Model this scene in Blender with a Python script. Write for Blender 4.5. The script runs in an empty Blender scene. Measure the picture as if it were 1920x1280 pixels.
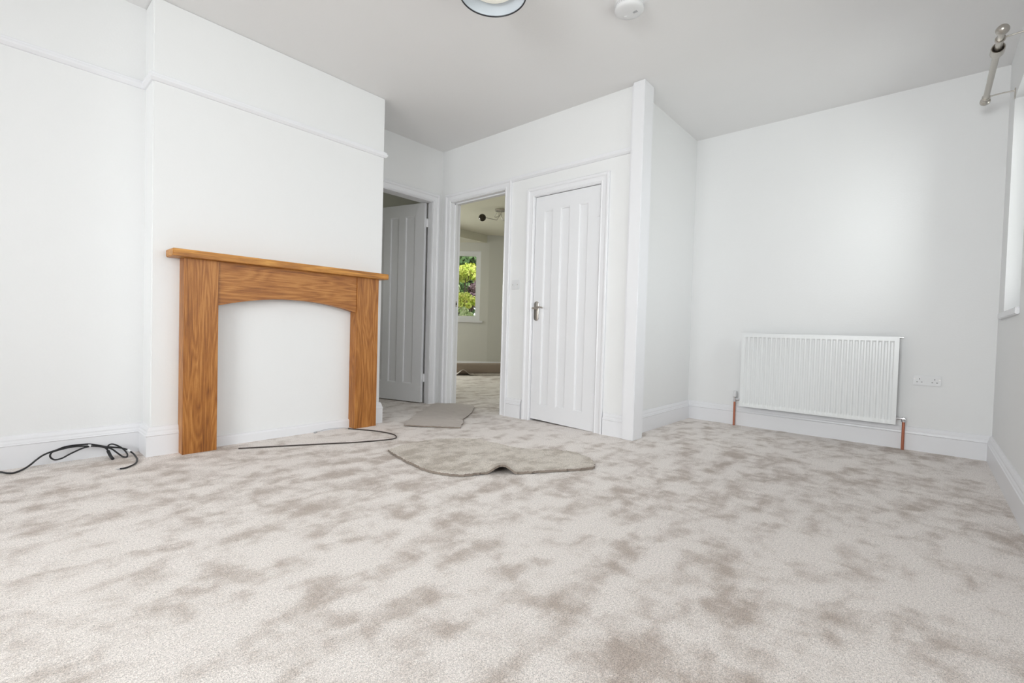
import bpy, bmesh, math, random
from mathutils import Vector, Matrix
random.seed(7)
S = bpy.context.scene
COL = S.collection
PI = math.pi

# ------------------------------------------------------------------ camera
yaw, pitch, roll = 0.7229, -0.024, 0.0281
fw = Vector((math.cos(yaw)*math.cos(pitch), math.sin(yaw)*math.cos(pitch), math.sin(pitch)))
r0 = Vector((math.sin(yaw), -math.cos(yaw), 0)); u0 = r0.cross(fw)
rr = math.cos(roll)*r0 + math.sin(roll)*u0; uu = -math.sin(roll)*r0 + math.cos(roll)*u0
cam_d = bpy.data.cameras.new('camera'); cam = bpy.data.objects.new('camera', cam_d); COL.objects.link(cam)
cam_d.sensor_width = 36; cam_d.lens = 880.72/1920*36; cam_d.clip_start = .02
M = Matrix((( rr.x, uu.x, -fw.x, 0), (rr.y, uu.y, -fw.y, 0), (rr.z, uu.z, -fw.z, .83), (0, 0, 0, 1)))
cam.matrix_world = M
S.camera = cam

# ------------------------------------------------------------------ world, lights, exposure
w = bpy.data.worlds.new('world'); S.world = w; w.use_nodes = True
bg = w.node_tree.nodes['Background']
bg.inputs['Color'].default_value = (.93, .97, 1, 1); bg.inputs['Strength'].default_value = 2.0
S.view_settings.view_transform = 'Standard'; S.view_settings.look = 'None'
S.view_settings.gamma = 1; S.view_settings.use_curve_mapping = False
S.view_settings.exposure = 0.13

def area(name, loc, direction, sx, sy, power, color=(1, 1, 1), spread=PI):
    d = bpy.data.lights.new(name, 'AREA'); d.shape = 'RECTANGLE'; d.size = sx; d.size_y = sy
    d.energy = power; d.color = color; d.spread = spread
    o = bpy.data.objects.new(name, d); COL.objects.link(o); o.location = loc
    o.rotation_euler = Vector(direction).to_track_quat('-Z', 'Y').to_euler()
    return o
# daylight through the two windows of the unseen side of the room (behind and beside the camera)
area('daylight_back_window', (-3.45, .6, 1.6), (1, -.06, .02), 2.2, 1.6, 232, (.985, .98, 1))
area('daylight_side_window', (1.9, -.62, 1.6), (.08, 1, .0), 2.7, 1.5, 31, (.985, .98, 1))
area('daylight_small_window', (4.08, -.72, 1.75), (0, 1, 0), .8, 1.5, 20, (.985, .99, 1))
# daylight through the bay windows of the room beyond
area('daylight_bay_window', (4.45, 8.72, 1.7), (.5, -1, -.15), 1.5, 1.4, 100, (1, 1, .97))
# added fill lamp in the windowless room behind the open door
area('fill_dim_room', (.6, 6.4, 1.6), (1, -.3, .15), 1.0, 1.0, 7, (1, 1, .93))

# ------------------------------------------------------------------ materials
def nt(name):
    m = bpy.data.materials.new(name); m.use_nodes = True
    n = m.node_tree.nodes; l = m.node_tree.links
    return m, n, l, n['Principled BSDF']
def N(n, t, **kw):
    x = n.new(t)
    for k, v in kw.items():
        if k in ('inp',):
            for a, b in v.items(): x.inputs[a].default_value = b
        else: setattr(x, k, v)
    return x
def plain(name, col, rough=.5, metal=0., bump=0., bscale=200, vary=0., coat=0.):
    m, n, l, p = nt(name)
    p.inputs['Base Color'].default_value = (*col, 1); p.inputs['Roughness'].default_value = rough
    p.inputs['Metallic'].default_value = metal
    tc = N(n, 'ShaderNodeTexCoord')
    if vary:
        nz = N(n, 'ShaderNodeTexNoise', inp={'Scale': 2.5, 'Detail': 4}); l.new(tc.outputs['Object'], nz.inputs['Vector'])
        mx = N(n, 'ShaderNodeMix', data_type='RGBA')
        mx.inputs['A'].default_value = (*[c*(1-vary) for c in col], 1); mx.inputs['B'].default_value = (*[min(1, c*(1+vary)) for c in col], 1)
        l.new(nz.outputs['Fac'], mx.inputs['Factor']); l.new(mx.outputs['Result'], p.inputs['Base Color'])
    if bump:
        nz = N(n, 'ShaderNodeTexNoise', inp={'Scale': bscale, 'Detail': 3}); l.new(tc.outputs['Object'], nz.inputs['Vector'])
        b = N(n, 'ShaderNodeBump', inp={'Strength': bump, 'Distance': .002}); l.new(nz.outputs['Fac'], b.inputs['Height'])
        l.new(b.outputs['Normal'], p.inputs['Normal'])
    return m
WALL = plain('wall_paint', (.85, .85, .853), .85, bump=.25, bscale=90, vary=.008)
CEIL = plain('ceiling_paint', (.86, .85, .85), .9, bump=.2, bscale=60, vary=.008)
TRIM = plain('gloss_white', (.845, .843, .868), .32, bump=.08, bscale=30)
DOORP = plain('door_white', (.83, .83, .853), .38, bump=.08, bscale=40)
WALL2 = plain('dimmed_white_paint', (.70, .70, .655), .9, vary=.01)  # far room white, with its dimness and garden tint mixed into the colour
CEIL2 = plain('cream_ceiling_paint', (.74, .72, .60), .9, vary=.01)
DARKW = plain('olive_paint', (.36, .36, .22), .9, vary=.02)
UPVC = plain('white_upvc', (.84, .85, .86), .3, vary=.005)
RADW = plain('radiator_enamel', (.84, .85, .855), .3, vary=.005)
PLAST = plain('white_plastic', (.78, .78, .79), .35, vary=.005)
SLOT = plain('dark_slot', (.03, .03, .03), .6, vary=.1)
STEEL = plain('brushed_nickel', (.52, .49, .45), .32, 1., bump=.1, bscale=300)
CHROME = plain('chrome', (.75, .75, .77), .12, 1., vary=.01)
COPPER = plain('copper', (.50, .19, .12), .35, .8, vary=.15)
BLACK = plain('black_rubber', (.012, .012, .014), .45, vary=.1)
BROWNR = plain('dark_brown_rod', (.035, .025, .022), .5, vary=.1)
GREYW = plain('grey_wire', (.45, .45, .47), .4, vary=.05)
ENAMEL = plain('white_enamel', (.62, .67, .73), .3, vary=.005)
BLACKM = plain('black_metal', (.02, .02, .025), .4, vary=.1)
GLASSD = plain('dark_bronze_glass', (.04, .032, .02), .2, .3, vary=.2)

def emit(name, col, s):
    m, n, l, p = nt(name); p.inputs['Base Color'].default_value = (*col, 1)
    p.inputs['Emission Color'].default_value = (*col, 1); p.inputs['Emission Strength'].default_value = s
    return m
GLOW = emit('lit_diffuser', (.9, .88, .78), .25)

def glass():
    m = bpy.data.materials.new('window_glass'); m.use_nodes = True; n = m.node_tree.nodes; l = m.node_tree.links
    n.remove(n['Principled BSDF']); out = n['Material Output']
    t = N(n, 'ShaderNodeBsdfTransparent', inp={'Color': (.95, .97, .96, 1)}); g = N(n, 'ShaderNodeBsdfGlossy', inp={'Roughness': .02})
    mx = N(n, 'ShaderNodeMixShader'); f = N(n, 'ShaderNodeFresnel', inp={'IOR': 1.45})
    l.new(f.outputs[0], mx.inputs[0]); l.new(t.outputs[0], mx.inputs[1]); l.new(g.outputs[0], mx.inputs[2]); l.new(mx.outputs[0], out.inputs['Surface'])
    return m
GLASS = glass()

def ramp(n, stops):
    r = N(n, 'ShaderNodeValToRGB'); e = r.color_ramp.elements
    e[0].position, e[0].color = stops[0][0], (*stops[0][1], 1)
    e[1].position, e[1].color = stops[-1][0], (*stops[-1][1], 1)
    for p_, c_ in stops[1:-1]:
        k = e.new(p_); k.color = (*c_, 1)
    return r
def carpet(name, light, dark, t0=.40, t1=.60, scale=3.2):
    """deep-pile carpet: soft streaky patches where the pile lies the other way, and tuft-sized speckle"""
    m, n, l, p = nt(name)
    tc = N(n, 'ShaderNodeTexCoord')
    def noise(rot, sc, S_, det, ro, dist=0.):
        mp = N(n, 'ShaderNodeMapping'); mp.inputs['Rotation'].default_value = (0, 0, rot); mp.inputs['Scale'].default_value = sc
        l.new(tc.outputs['Object'], mp.inputs['Vector'])
        a = N(n, 'ShaderNodeTexNoise', inp={'Scale': S_, 'Detail': det, 'Roughness': ro, 'Distortion': dist}); l.new(mp.outputs[0], a.inputs['Vector'])
        return a.outputs['Fac']
    def mad(a, k, b):
        x = N(n, 'ShaderNodeMath', operation='MULTIPLY_ADD'); x.inputs[1].default_value = k; l.new(a, x.inputs[0]); l.new(b, x.inputs[2]); return x.outputs[0]
    a = noise(.85, (1, 1.9, 1), scale, 7, .58, .25); b = noise(-.3, (1.6, 1, 1), scale*2.1, 6, .6, .3); c = noise(0, (1, 1, 1), .7, 2, .5)
    tot = mad(noise(0, (1, 1, 1), 240, 1, .5), .22, mad(c, .40, mad(b, .55, a)))           # mean 1.08
    mr = N(n, 'ShaderNodeMapRange', interpolation_type='SMOOTHSTEP'); l.new(tot, mr.inputs['Value'])
    mr.inputs['From Min'].default_value = t0+.585; mr.inputs['From Max'].default_value = t1+.585
    f = noise(0, (1, 1, 1), 300, 2, .7); f2 = noise(0, (1, 1, 1), 130, 1, .5)
    ad = mad(f2, .35, f)                        # mean .675
    sp = N(n, 'ShaderNodeMapRange'); l.new(ad, sp.inputs['Value'])
    sp.inputs['From Min'].default_value = .40; sp.inputs['From Max'].default_value = .95; sp.inputs['To Min'].default_value = .48; sp.inputs['To Max'].default_value = 1.50
    mx = N(n, 'ShaderNodeMix', data_type='RGBA'); mx.inputs['A'].default_value = (*dark, 1); mx.inputs['B'].default_value = (*light, 1)
    l.new(mr.outputs[0], mx.inputs['Factor'])
    vm = N(n, 'ShaderNodeVectorMath', operation='SCALE'); l.new(mx.outputs['Result'], vm.inputs[0]); l.new(sp.outputs[0], vm.inputs['Scale'])
    l.new(vm.outputs[0], p.inputs['Base Color'])
    p.inputs['Roughness'].default_value = 1; p.inputs['Specular IOR Level'].default_value = .1
    p.inputs['Sheen Weight'].default_value = .10; p.inputs['Sheen Roughness'].default_value = .5
    bp = N(n, 'ShaderNodeBump', inp={'Strength': .5, 'Distance': .003}); l.new(ad, bp.inputs['Height']); l.new(bp.outputs['Normal'], p.inputs['Normal'])
    return m
CARPET = carpet('carpet_pile', (.86, .80, .762), (.51, .435, .385), .255, .60, 3.7)
CARPETD = carpet('carpet_offcut_pile', (.70, .64, .575), (.48, .42, .36), .30, .58, 5)
BACKING = plain('woven_backing', (.60, .545, .505), .95, bump=.5, bscale=420, vary=.06)
CUT = plain('cut_pile_edge', (.26, .215, .18), .95, bump=.6, bscale=350, vary=.2)
ROLLM = plain('shaded_roll_backing', (.37, .30, .25), .9, bump=.3, bscale=200, vary=.12)  # backing browned: the roll's underside shading is carried by this colour
UNDER = plain('backing_dark', (.16, .14, .14), .95, vary=.05)

def oak(name, axis, k=1.0):
    m, n, l, p = nt(name)
    tc = N(n, 'ShaderNodeTexCoord')
    def mapd(sl, sa):
        mp = N(n, 'ShaderNodeMapping'); v = [sa]*3; v[axis] = sl; mp.inputs['Scale'].default_value = v
        l.new(tc.outputs['Object'], mp.inputs['Vector']); return mp
    a = N(n, 'ShaderNodeTexNoise', inp={'Scale': 1, 'Detail': 2.5, 'Roughness': .5, 'Distortion': .35}); l.new(mapd(.75, 6.5).outputs[0], a.inputs['Vector'])
    mul = N(n, 'ShaderNodeMath', operation='MULTIPLY'); mul.inputs[1].default_value = 17; l.new(a.outputs['Fac'], mul.inputs[0])
    fr = N(n, 'ShaderNodeMath', operation='PINGPONG'); fr.inputs[1].default_value = .5; l.new(mul.outputs[0], fr.inputs[0])
    g = N(n, 'ShaderNodeTexNoise', inp={'Scale': 1, 'Detail': 5, 'Roughness': .75}); l.new(mapd(5, 130).outputs[0], g.inputs['Vector'])
    h = N(n, 'ShaderNodeTexNoise', inp={'Scale': 1, 'Detail': 2}); l.new(mapd(1.2, 14).outputs[0], h.inputs['Vector'])
    ad0 = N(n, 'ShaderNodeMath', operation='MULTIPLY_ADD'); ad0.inputs[1].default_value = .38; l.new(fr.outputs[0], ad0.inputs[0]); l.new(g.outputs['Fac'], ad0.inputs[2])
    ad = N(n, 'ShaderNodeMath', operation='MULTIPLY_ADD'); ad.inputs[1].default_value = .5; l.new(h.outputs['Fac'], ad.inputs[0]); l.new(ad0.outputs[0], ad.inputs[2])
    r = ramp(n, [(.52, (.15*k, .045*k, .007*k)), (.74, (.31*k, .108*k**1.4, .017*k)), (.88, (.40*k, .152*k**1.4, .028*k)), (1.0, (.50*k, .215*k**1.4, .05*k))])
    l.new(ad.outputs[0], r.inputs['Fac']); l.new(r.outputs['Color'], p.inputs['Base Color'])
    p.inputs['Roughness'].default_value = .42
    bp = N(n, 'ShaderNodeBump', inp={'Strength': .15, 'Distance': .001}); l.new(g.outputs['Fac'], bp.inputs['Height']); l.new(bp.outputs['Normal'], p.inputs['Normal'])
    return m
OAKV, OAKH, OAKL = oak('oak_upright', 2), oak('oak_across', 0), oak('oak_shelf_lit', 0, 1.35)  # OAKL is the same oak, the shelf's lit tone put into the colour

def leafm(name, c1, c2):
    m, n, l, p = nt(name)
    tc = N(n, 'ShaderNodeTexCoord')
    a = N(n, 'ShaderNodeTexNoise', inp={'Scale': 9, 'Detail': 3}); l.new(tc.outputs['Object'], a.inputs['Vector'])
    r = ramp(n, [(.35, c1), (.62, c2)]); l.new(a.outputs['Fac'], r.inputs['Fac']); l.new(r.outputs['Color'], p.inputs['Base Color'])
    p.inputs['Roughness'].default_value = .6
    return m

# ------------------------------------------------------------------ helpers
def tag(o, label, cat, group=None, kind=None):
    o['label'] = label; o['category'] = cat
    if group: o['group'] = group
    if kind: o['kind'] = kind
    return o
def thing(name, label, cat, loc=(0, 0, 0), group=None, kind=None):
    o = bpy.data.objects.new(name, None); COL.objects.link(o); o.location = loc
    o.empty_display_size = .1
    return tag(o, label, cat, group, kind)
def base(o):
    v = Vector((0, 0, 0))
    while o is not None: v += o.location; o = o.parent
    return v
class MB:
    def __init__(s): s.v = []; s.f = []
    def add(s, vs, fs):
        k = len(s.v); s.v += [tuple(v) for v in vs]; s.f += [tuple(i+k for i in f) for f in fs]; return s
    def box(s, a, b):
        x0, x1 = sorted((a[0], b[0])); y0, y1 = sorted((a[1], b[1])); z0, z1 = sorted((a[2], b[2]))
        vs = [(x, y, z) for z in (z0, z1) for y in (y0, y1) for x in (x0, x1)]
        return s.add(vs, [(0, 2, 3, 1), (4, 5, 7, 6), (0, 1, 5, 4), (2, 6, 7, 3), (0, 4, 6, 2), (1, 3, 7, 5)])
    def prism(s, poly, z0, z1):
        n = len(poly); vs = [(p[0], p[1], z0) for p in poly]+[(p[0], p[1], z1) for p in poly]
        fs = [tuple(range(n))[::-1], tuple(range(n, 2*n))]+[(i, (i+1) % n, n+(i+1) % n, n+i) for i in range(n)]
        return s.add(vs, fs)
    def lathe(s, c, axis, prof, seg=32):
        """prof: (distance along axis, radius) list; closed with caps"""
        ax = Vector(axis).normalized(); q = ax.to_track_quat('Z', 'Y'); e1 = q @ Vector((1, 0, 0)); e2 = q @ Vector((0, 1, 0)); c = Vector(c)
        vs = []; fs = []
        for h, r in prof:
            for i in range(seg):
                a = 2*PI*i/seg; vs.append(c+ax*h+e1*(r*math.cos(a))+e2*(r*math.sin(a)))
        for j in range(len(prof)-1):
            for i in range(seg):
                k = (i+1) % seg; fs.append((j*seg+i, j*seg+k, (j+1)*seg+k, (j+1)*seg+i))
        fs.append(tuple(range(seg))[::-1]); m = (len(prof)-1)*seg; fs.append(tuple(range(m, m+seg)))
        return s.add(vs, fs)
    def tube(s, pts, r, seg=8, smooth=4, rfun=None):
        P = [Vector(p) for p in pts]
        if smooth > 1 and len(P) > 2:
            Q = []
            for i in range(len(P)-1):
                a = P[max(i-1, 0)]; b = P[i]; c = P[i+1]; d = P[min(i+2, len(P)-1)]
                for k in range(smooth):
                    t = k/smooth
                    Q.append(.5*((2*b)+(c-a)*t+(2*a-5*b+4*c-d)*t*t+(3*b-a-3*c+d)*t**3))
            Q.append(P[-1]); P = Q
        vs = []; fs = []; prev = None
        for i, p in enumerate(P):
            t = (P[min(i+1, len(P)-1)]-P[max(i-1, 0)]).normalized()
            if prev is None: e = t.orthogonal().normalized()
            else: e = (prev-t*prev.dot(t)).normalized()
            prev = e; f = t.cross(e); R = r if rfun is None else rfun(i/(len(P)-1))
            for k in range(seg):
                a = 2*PI*k/seg; vs.append(p+e*(R*math.cos(a))+f*(R*math.sin(a)))
        for i in range(len(P)-1):
            for k in range(seg):
                q = (k+1) % seg; fs.append((i*seg+k, i*seg+q, (i+1)*seg+q, (i+1)*seg+k))
        fs.append(tuple(range(seg))[::-1]); m = (len(P)-1)*seg; fs.append(tuple(range(m, m+seg)))
        return s.add(vs, fs)
    def build(s, name, mat, parent=None, smooth=False, bevel=0., pivot=None):
        off = base(parent)
        if pivot is not None: off = off + (Vector(pivot)-off)
        me = bpy.data.meshes.new(name); me.from_pydata([(v[0]-off.x, v[1]-off.y, v[2]-off.z) for v in s.v], [], s.f)
        bm = bmesh.new(); bm.from_mesh(me); bmesh.ops.recalc_face_normals(bm, faces=bm.faces)
        if bevel: bmesh.ops.bevel(bm, geom=[e for e in bm.edges if len(e.link_faces) == 2 and e.calc_face_angle() > .5], offset=bevel, segments=2, affect='EDGES', clamp_overlap=True)
        bm.to_mesh(me); bm.free()
        for m in (mat if isinstance(mat, (list, tuple)) else [mat]): me.materials.append(m)
        o = bpy.data.objects.new(name, me); COL.objects.link(o)
        if pivot is not None: o.location = Vector(pivot)-base(parent)
        if parent: o.parent = parent
        if smooth or bevel:
            for p in me.polygons: p.use_smooth = True
            me.set_sharp_from_angle(angle=math.radians(38))
        return o

def slab(name, p0, p1, nrm, t, z0, z1, holes, mat, parent=None, zbot=None):
    """vertical slab from p0 to p1 (inner face), thickness t along nrm, with rectangular holes (s0,s1,z0,z1)"""
    p0 = Vector((*p0, 0)); p1 = Vector((*p1, 0)); L = (p1-p0).length; d = (p1-p0)/L; n = Vector((*nrm, 0)).normalized()*t
    us = sorted({0, L, *[h[0] for h in holes], *[h[1] for h in holes]}); us = [x for x in us if -1e-6 <= x <= L+1e-6]
    zs = sorted({z0, z1, *[h[2] for h in holes], *[h[3] for h in holes]}); zs = [x for x in zs if z0-1e-6 <= x <= z1+1e-6]
    def solid(i, j):
        if i < 0 or j < 0 or i >= len(us)-1 or j >= len(zs)-1: return False
        cu = (us[i]+us[i+1])/2; cz = (zs[j]+zs[j+1])/2
        return not any(h[0] < cu < h[1] and h[2] < cz < h[3] for h in holes)
    mb = MB(); nu = len(us); nz = len(zs); vs = []
    for k in (0, 1):
        for j in range(nz):
            for i in range(nu):
                zz = zs[j]
                if zbot and j == 0: zz = zbot[0]+(zbot[1]-zbot[0])*us[i]/L
                q = p0+d*us[i]+n*k; vs.append((q.x, q.y, zz))
    I = lambda i, j, k: k*nu*nz+j*nu+i
    fs = []
    for j in range(nz-1):
        for i in range(nu-1):
            if not solid(i, j): continue
            fs.append((I(i, j, 0), I(i+1, j, 0), I(i+1, j+1, 0), I(i, j+1, 0)))
            fs.append((I(i, j, 1), I(i, j+1, 1), I(i+1, j+1, 1), I(i+1, j, 1)))
            if not solid(i-1, j): fs.append((I(i, j, 0), I(i, j+1, 0), I(i, j+1, 1), I(i, j, 1)))
            if not solid(i+1, j): fs.append((I(i+1, j, 0), I(i+1, j, 1), I(i+1, j+1, 1), I(i+1, j+1, 0)))
            if not solid(i, j-1): fs.append((I(i, j, 0), I(i, j, 1), I(i+1, j, 1), I(i+1, j, 0)))
            if not solid(i, j+1): fs.append((I(i, j+1, 0), I(i+1, j+1, 0), I(i+1, j+1, 1), I(i, j+1, 1)))
    used = sorted({v for f in fs for v in f}); re = {v: k for k, v in enumerate(used)}
    mb.add([vs[v] for v in used], [tuple(re[v] for v in f) for f in fs])
    return mb.build(name, mat, parent)
def struct(o, label, cat): return tag(o, label, cat, kind='structure')

def strip(name, mat, path, prof, i, parent=None):
    """one mitred length (segment i) of a moulding run along a plan polyline; prof = (protrusion, z); room is left of the path"""
    def off(k, w):
        p = Vector((*path[k], 0))
        def nr(a, b):
            t = (Vector((*path[b], 0))-Vector((*path[a], 0))).normalized(); return Vector((-t.y, t.x, 0))
        if k == 0: return p+nr(0, 1)*w
        if k == len(path)-1: return p+nr(k-1, k)*w
        n1 = nr(k-1, k); n2 = nr(k, k+1); b = (n1+n2); return p+b*(w/(1+n1.dot(n2)))
    n = len(prof); vs = [(*off(i, w).xy, z) for w, z in prof]+[(*off(i+1, w).xy, z) for w, z in prof]
    fs = [(k, (k+1) % n, n+(k+1) % n, n+k) for k in range(n)]+[tuple(range(n))[::-1], tuple(range(n, 2*n))]
    return MB().add(vs, fs).build(name, mat, parent)
SK = [(0, 0), (.022, 0), (.022, .122), (.026, .127), (.022, .132), (.021, .139), (.016, .149), (.016, .157), (.012, .168), (.008, .176), (0, .178)]
SKL = [(0, 0), (.018, 0), (.018, .055), (.012, .064), (0, .068)]
PR = [(0, 0), (.010, .002), (.022, .016), (.024, .030), (.016, .034), (.018, .044), (.010, .048), (0, .050)]
def rail(zb): return [(w, zb+z) for w, z in PR]

def architrave(name, p0, d, nrm, w, h, parent, width=.09, z0=0, prof=None, ears=(0, 0)):
    """moulded surround: opening starts at p0, runs w along d, height h; three mitred lengths"""
    W = width
    prof = prof or [(0, 0), (0, .010), (.010, .016), (.018, .012), (.030, .013), (W*.62, .014), (W*.70, .021), (W*.80, .024), (W*.93, .024), (W, .018), (W, 0)]
    p0 = Vector((*p0, 0)); d = Vector((*d, 0)); n = Vector((*nrm, 0))
    def pt(u, o, z): q = p0+d*u+n*o; return (q.x, q.y, z)
    m = len(prof); fs = [(k, (k+1) % m, m+(k+1) % m, m+k) for k in range(m)]+[tuple(range(m))[::-1], tuple(range(m, 2*m))]
    A = [pt(-a, o, z0) for a, o in prof]; B = [pt(-a, o, h+a) for a, o in prof]
    C = [pt(w+a, o, h+a) for a, o in prof]; D = [pt(w+a, o, z0) for a, o in prof]
    for X, Y in ((A, B), (B, C), (C, D)): MB().add(X+Y, fs).build('architrave', TRIM, parent)

# ------------------------------------------------------------------ dimensions
YC, YR, YD, XB, XS, XE, ZC = 3.529, 3.724, 4.060, 3.379, .686, 2.285, 2.764
YP, XF, YW = 1.784, 4.730, -.370
XBK = -3.2
WT = .12

# ------------------------------------------------------------------ setting: floors, ceilings, walls
f = MB().prism([(XBK-.3, YW-.3), (XF+.3, YW-.3), (XF+.3, YP+.1), (3.42, YP+.1), (3.42, 3.10), (3.418, 3.3), (3.424, 3.5), (3.42, 3.93), (3.42, YD+.02), (XBK-.3, YD+.02)], -.12, 0).build('floor', CARPET)
struct(f, 'deep pile beige carpet with darker brushed patches, in the main room', 'floor')
f = MB().prism([(3.42, 1.9), (8.2, 1.9), (8.2, 8.8), (3.42, 8.8)], -.12, -.010).build('floor', CARPET)
struct(f, 'beige carpet of the room seen through the open doorway', 'floor')
f = MB().prism([(.2, YD+.02), (3.42, YD+.02), (3.42, 8), (.2, 8)], -.12, -.002).build('floor', CARPET)
struct(f, 'carpet in the dim room behind the half hidden open door', 'floor')
c = MB().box((XBK-.3, YW-.3, ZC), (XF+.3, YD+WT, ZC+.15)).build('ceiling', CEIL)
struct(c, 'plain white ceiling of the main room', 'ceiling')
c = MB().box((3.5, 1.9, ZC), (8.2, 8.8, ZC+.15)).build('ceiling', CEIL2)
struct(c, 'cream ceiling of the far room seen through the doorway', 'ceiling')
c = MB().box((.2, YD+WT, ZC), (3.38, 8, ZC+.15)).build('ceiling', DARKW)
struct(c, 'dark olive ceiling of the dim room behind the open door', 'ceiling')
c = MB().prism([(3.5, 6.84), (6.9, 6.84), (7.4, 9), (3.5, 9)], 2.605, ZC).build('trim_1', CEIL2)
struct(c, 'lowered ceiling step across the bay of the far room', 'bulkhead')

w_ = slab('wall_left', (XBK, YR), (XS, YR), (0, 1), .2, 0, ZC, [], WALL); struct(w_, 'white recessed wall left of the chimney breast', 'wall')
cb = MB().prism([(XS, YC), (XE, YC), (XE, YD+WT), (XS, YD+WT)], 0, ZC).build('wall_chimney', WALL, bevel=.006)
struct(cb, 'white projecting chimney breast behind the oak fire surround', 'wall')
w_ = slab('wall_back', (XE-.02, YD), (XB+.02, YD), (0, 1), WT, 0, ZC, [(.245, .998, -1, 2.205)], WALL); struct(w_, 'short white wall with the open door, right of the chimney breast', 'wall')
# wall with two doors: s measured from y = YD+WT downwards
def sy(y): return (YD+WT)-y
w_ = slab('wall_doors', (XB, YD+WT), (XB, YP-.1), (1, 0), WT, 0, ZC, [(sy(3.915), sy(3.115), -1, 2.205), (sy(2.757), sy(2.042), -1, 2.066)], WALL)
struct(w_, 'white wall holding the open doorway and the closed door', 'wall')
w_ = MB().box((XB+WT, YP, 0), (XF+.12, YP+.12, ZC)).build('wall_alcove', WALL); struct(w_, 'white side wall of the radiator alcove', 'wall')
w_ = MB().box((XF, YW-.3, 0), (XF+.12, YP, ZC)).build('wall_radiator', WALL); struct(w_, 'white wall behind the radiator', 'wall')
sx = lambda x: x-XBK
w_ = slab('wall_right', (XBK, YW), (XF, YW), (0, -1), .28, 0, ZC, [(sx(.25), sx(3.2), .85, 2.35), (sx(3.73), sx(4.43), 1.03, 2.42)], WALL)
struct(w_, 'white outer wall with the small window, at the right edge', 'wall')
w_ = slab('wall_behind_camera', (XBK, YW-.28), (XBK, YR+.2), (-1, 0), .28, 0, ZC, [(.35, 2.75, .75, 2.4)], WALL)
struct(w_, 'outer wall behind the camera with a wide window', 'wall')
# far room
K = (6.93, 6.80)
w_ = slab('wall_bay', K, (K[0]-.6606*3.3, K[1]+.7507*3.3), (.7507, .6606), .2, -.1, ZC, [(.17, 1.75, 1.0, 2.435)], WALL2); struct(w_, 'bay wall of the far room with the garden window', 'wall')
w_ = slab('wall_far', K, (K[0]+1.1, K[1]-.99), (.669, .743), .2, -.1, ZC, [], WALL2); struct(w_, 'plain shaded wall at the right of the far room', 'wall')
w_ = MB().box((K[0]+1.05, 1.9, -.1), (K[0]+1.25, 6, ZC)).build('wall_far_right', WALL2); struct(w_, 'unseen right wall of the far room', 'wall')
w_ = MB().box((XB+WT, 2.83, -.1), (8.1, 2.95, ZC)).build('wall_far_near', WALL2); struct(w_, 'unseen near wall of the far room', 'wall')
w_ = slab('wall_far_left', (XB+WT, 8.45), (5.6, 8.45), (0, 1), .2, -.1, ZC, [(.25, 1.75, .9, 2.4)], WALL2); struct(w_, 'unseen bay front wall of the far room', 'wall')
w_ = MB().box((XB, YD+WT, -.1), (XB+WT, 8.65, ZC)).build('wall_between', [WALL2]); struct(w_, 'partition between the two rooms beyond', 'wall')
# cupboard behind closed door
cu = MB().box((4.2, 1.9, 0), (4.3, 2.83, ZC)).build('wall_cupboard', DARKW); struct(cu, 'back of the cupboard behind the closed door', 'wall')
# dim room
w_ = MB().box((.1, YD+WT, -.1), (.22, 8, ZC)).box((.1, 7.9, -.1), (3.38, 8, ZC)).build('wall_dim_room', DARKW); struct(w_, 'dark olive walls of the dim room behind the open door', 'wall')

# corner post at the end of the door wall
cp = MB().box((3.335, 1.672, 0), (3.495, 1.768, ZC)).box((3.36, 1.765, 0), (3.50, 1.79, ZC)).build('trim_2', TRIM, bevel=.004)
struct(cp, 'tall white boxed corner post between the closed door and the alcove', 'corner post')

# skirting boards (room on the left of the direction of travel)
run1 = [(2.30, YD), (XE, YD), (XE, YC), (2.196, YC)]
for i in range(1, 3): struct(strip('baseboard_chimney', TRIM, run1, SK, i), ['', 'return skirting round the right corner of the chimney breast', 'short skirting right of the oak surround'][i], 'skirting board')
struct(strip('baseboard_fireplace', TRIM, [(2.0, YC), (1.018, YC)], SKL, 0), 'low skirting inside the oak fire surround', 'skirting board')
run2 = [(.829, YC), (XS, YC), (XS, YR), (XBK, YR)]
for i, t_ in enumerate(['short skirting left of the oak surround', 'tiny return skirting in the left recess corner', 'long white skirting along the left recess wall behind the black cable']):
    struct(strip('baseboard_left', TRIM, run2, SK, i), t_, 'skirting board')
struct(strip('baseboard_doors', TRIM, [(XB, 2.842), (XB, 3.026)], SK, 0), 'short skirting between the doorway and the closed door', 'skirting board')
struct(strip('baseboard_doors', TRIM, [(XB, 1.766), (XB, 1.958)], SK, 0), 'short skirting between the closed door and the corner post', 'skirting board')
run3 = [(XBK, YW), (XF, YW), (XF, YP), (3.495, YP)]
for i, t_ in enumerate(['skirting along the window wall at the right edge', 'skirting under the radiator', 'skirting on the side wall of the alcove']):
    struct(strip(['baseboard_right', 'baseboard_radiator', 'baseboard_alcove'][i], TRIM, run3, SK, i), t_, 'skirting board')
struct(strip('baseboard_far', TRIM, [(K[0]+1.1, K[1]-.99), K, (K[0]-2.1, K[1]+2.39)], [(w0, z0-.01) for w0, z0 in SK], 1), 'skirting in the bay of the far room', 'skirting board')
struct(strip('baseboard_far', TRIM, [(K[0]+1.1, K[1]-.99), K, (K[0]-2.1, K[1]+2.39)], [(w0, z0-.01) for w0, z0 in SK], 0), 'skirting along the shaded wall of the far room', 'skirting board')
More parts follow.
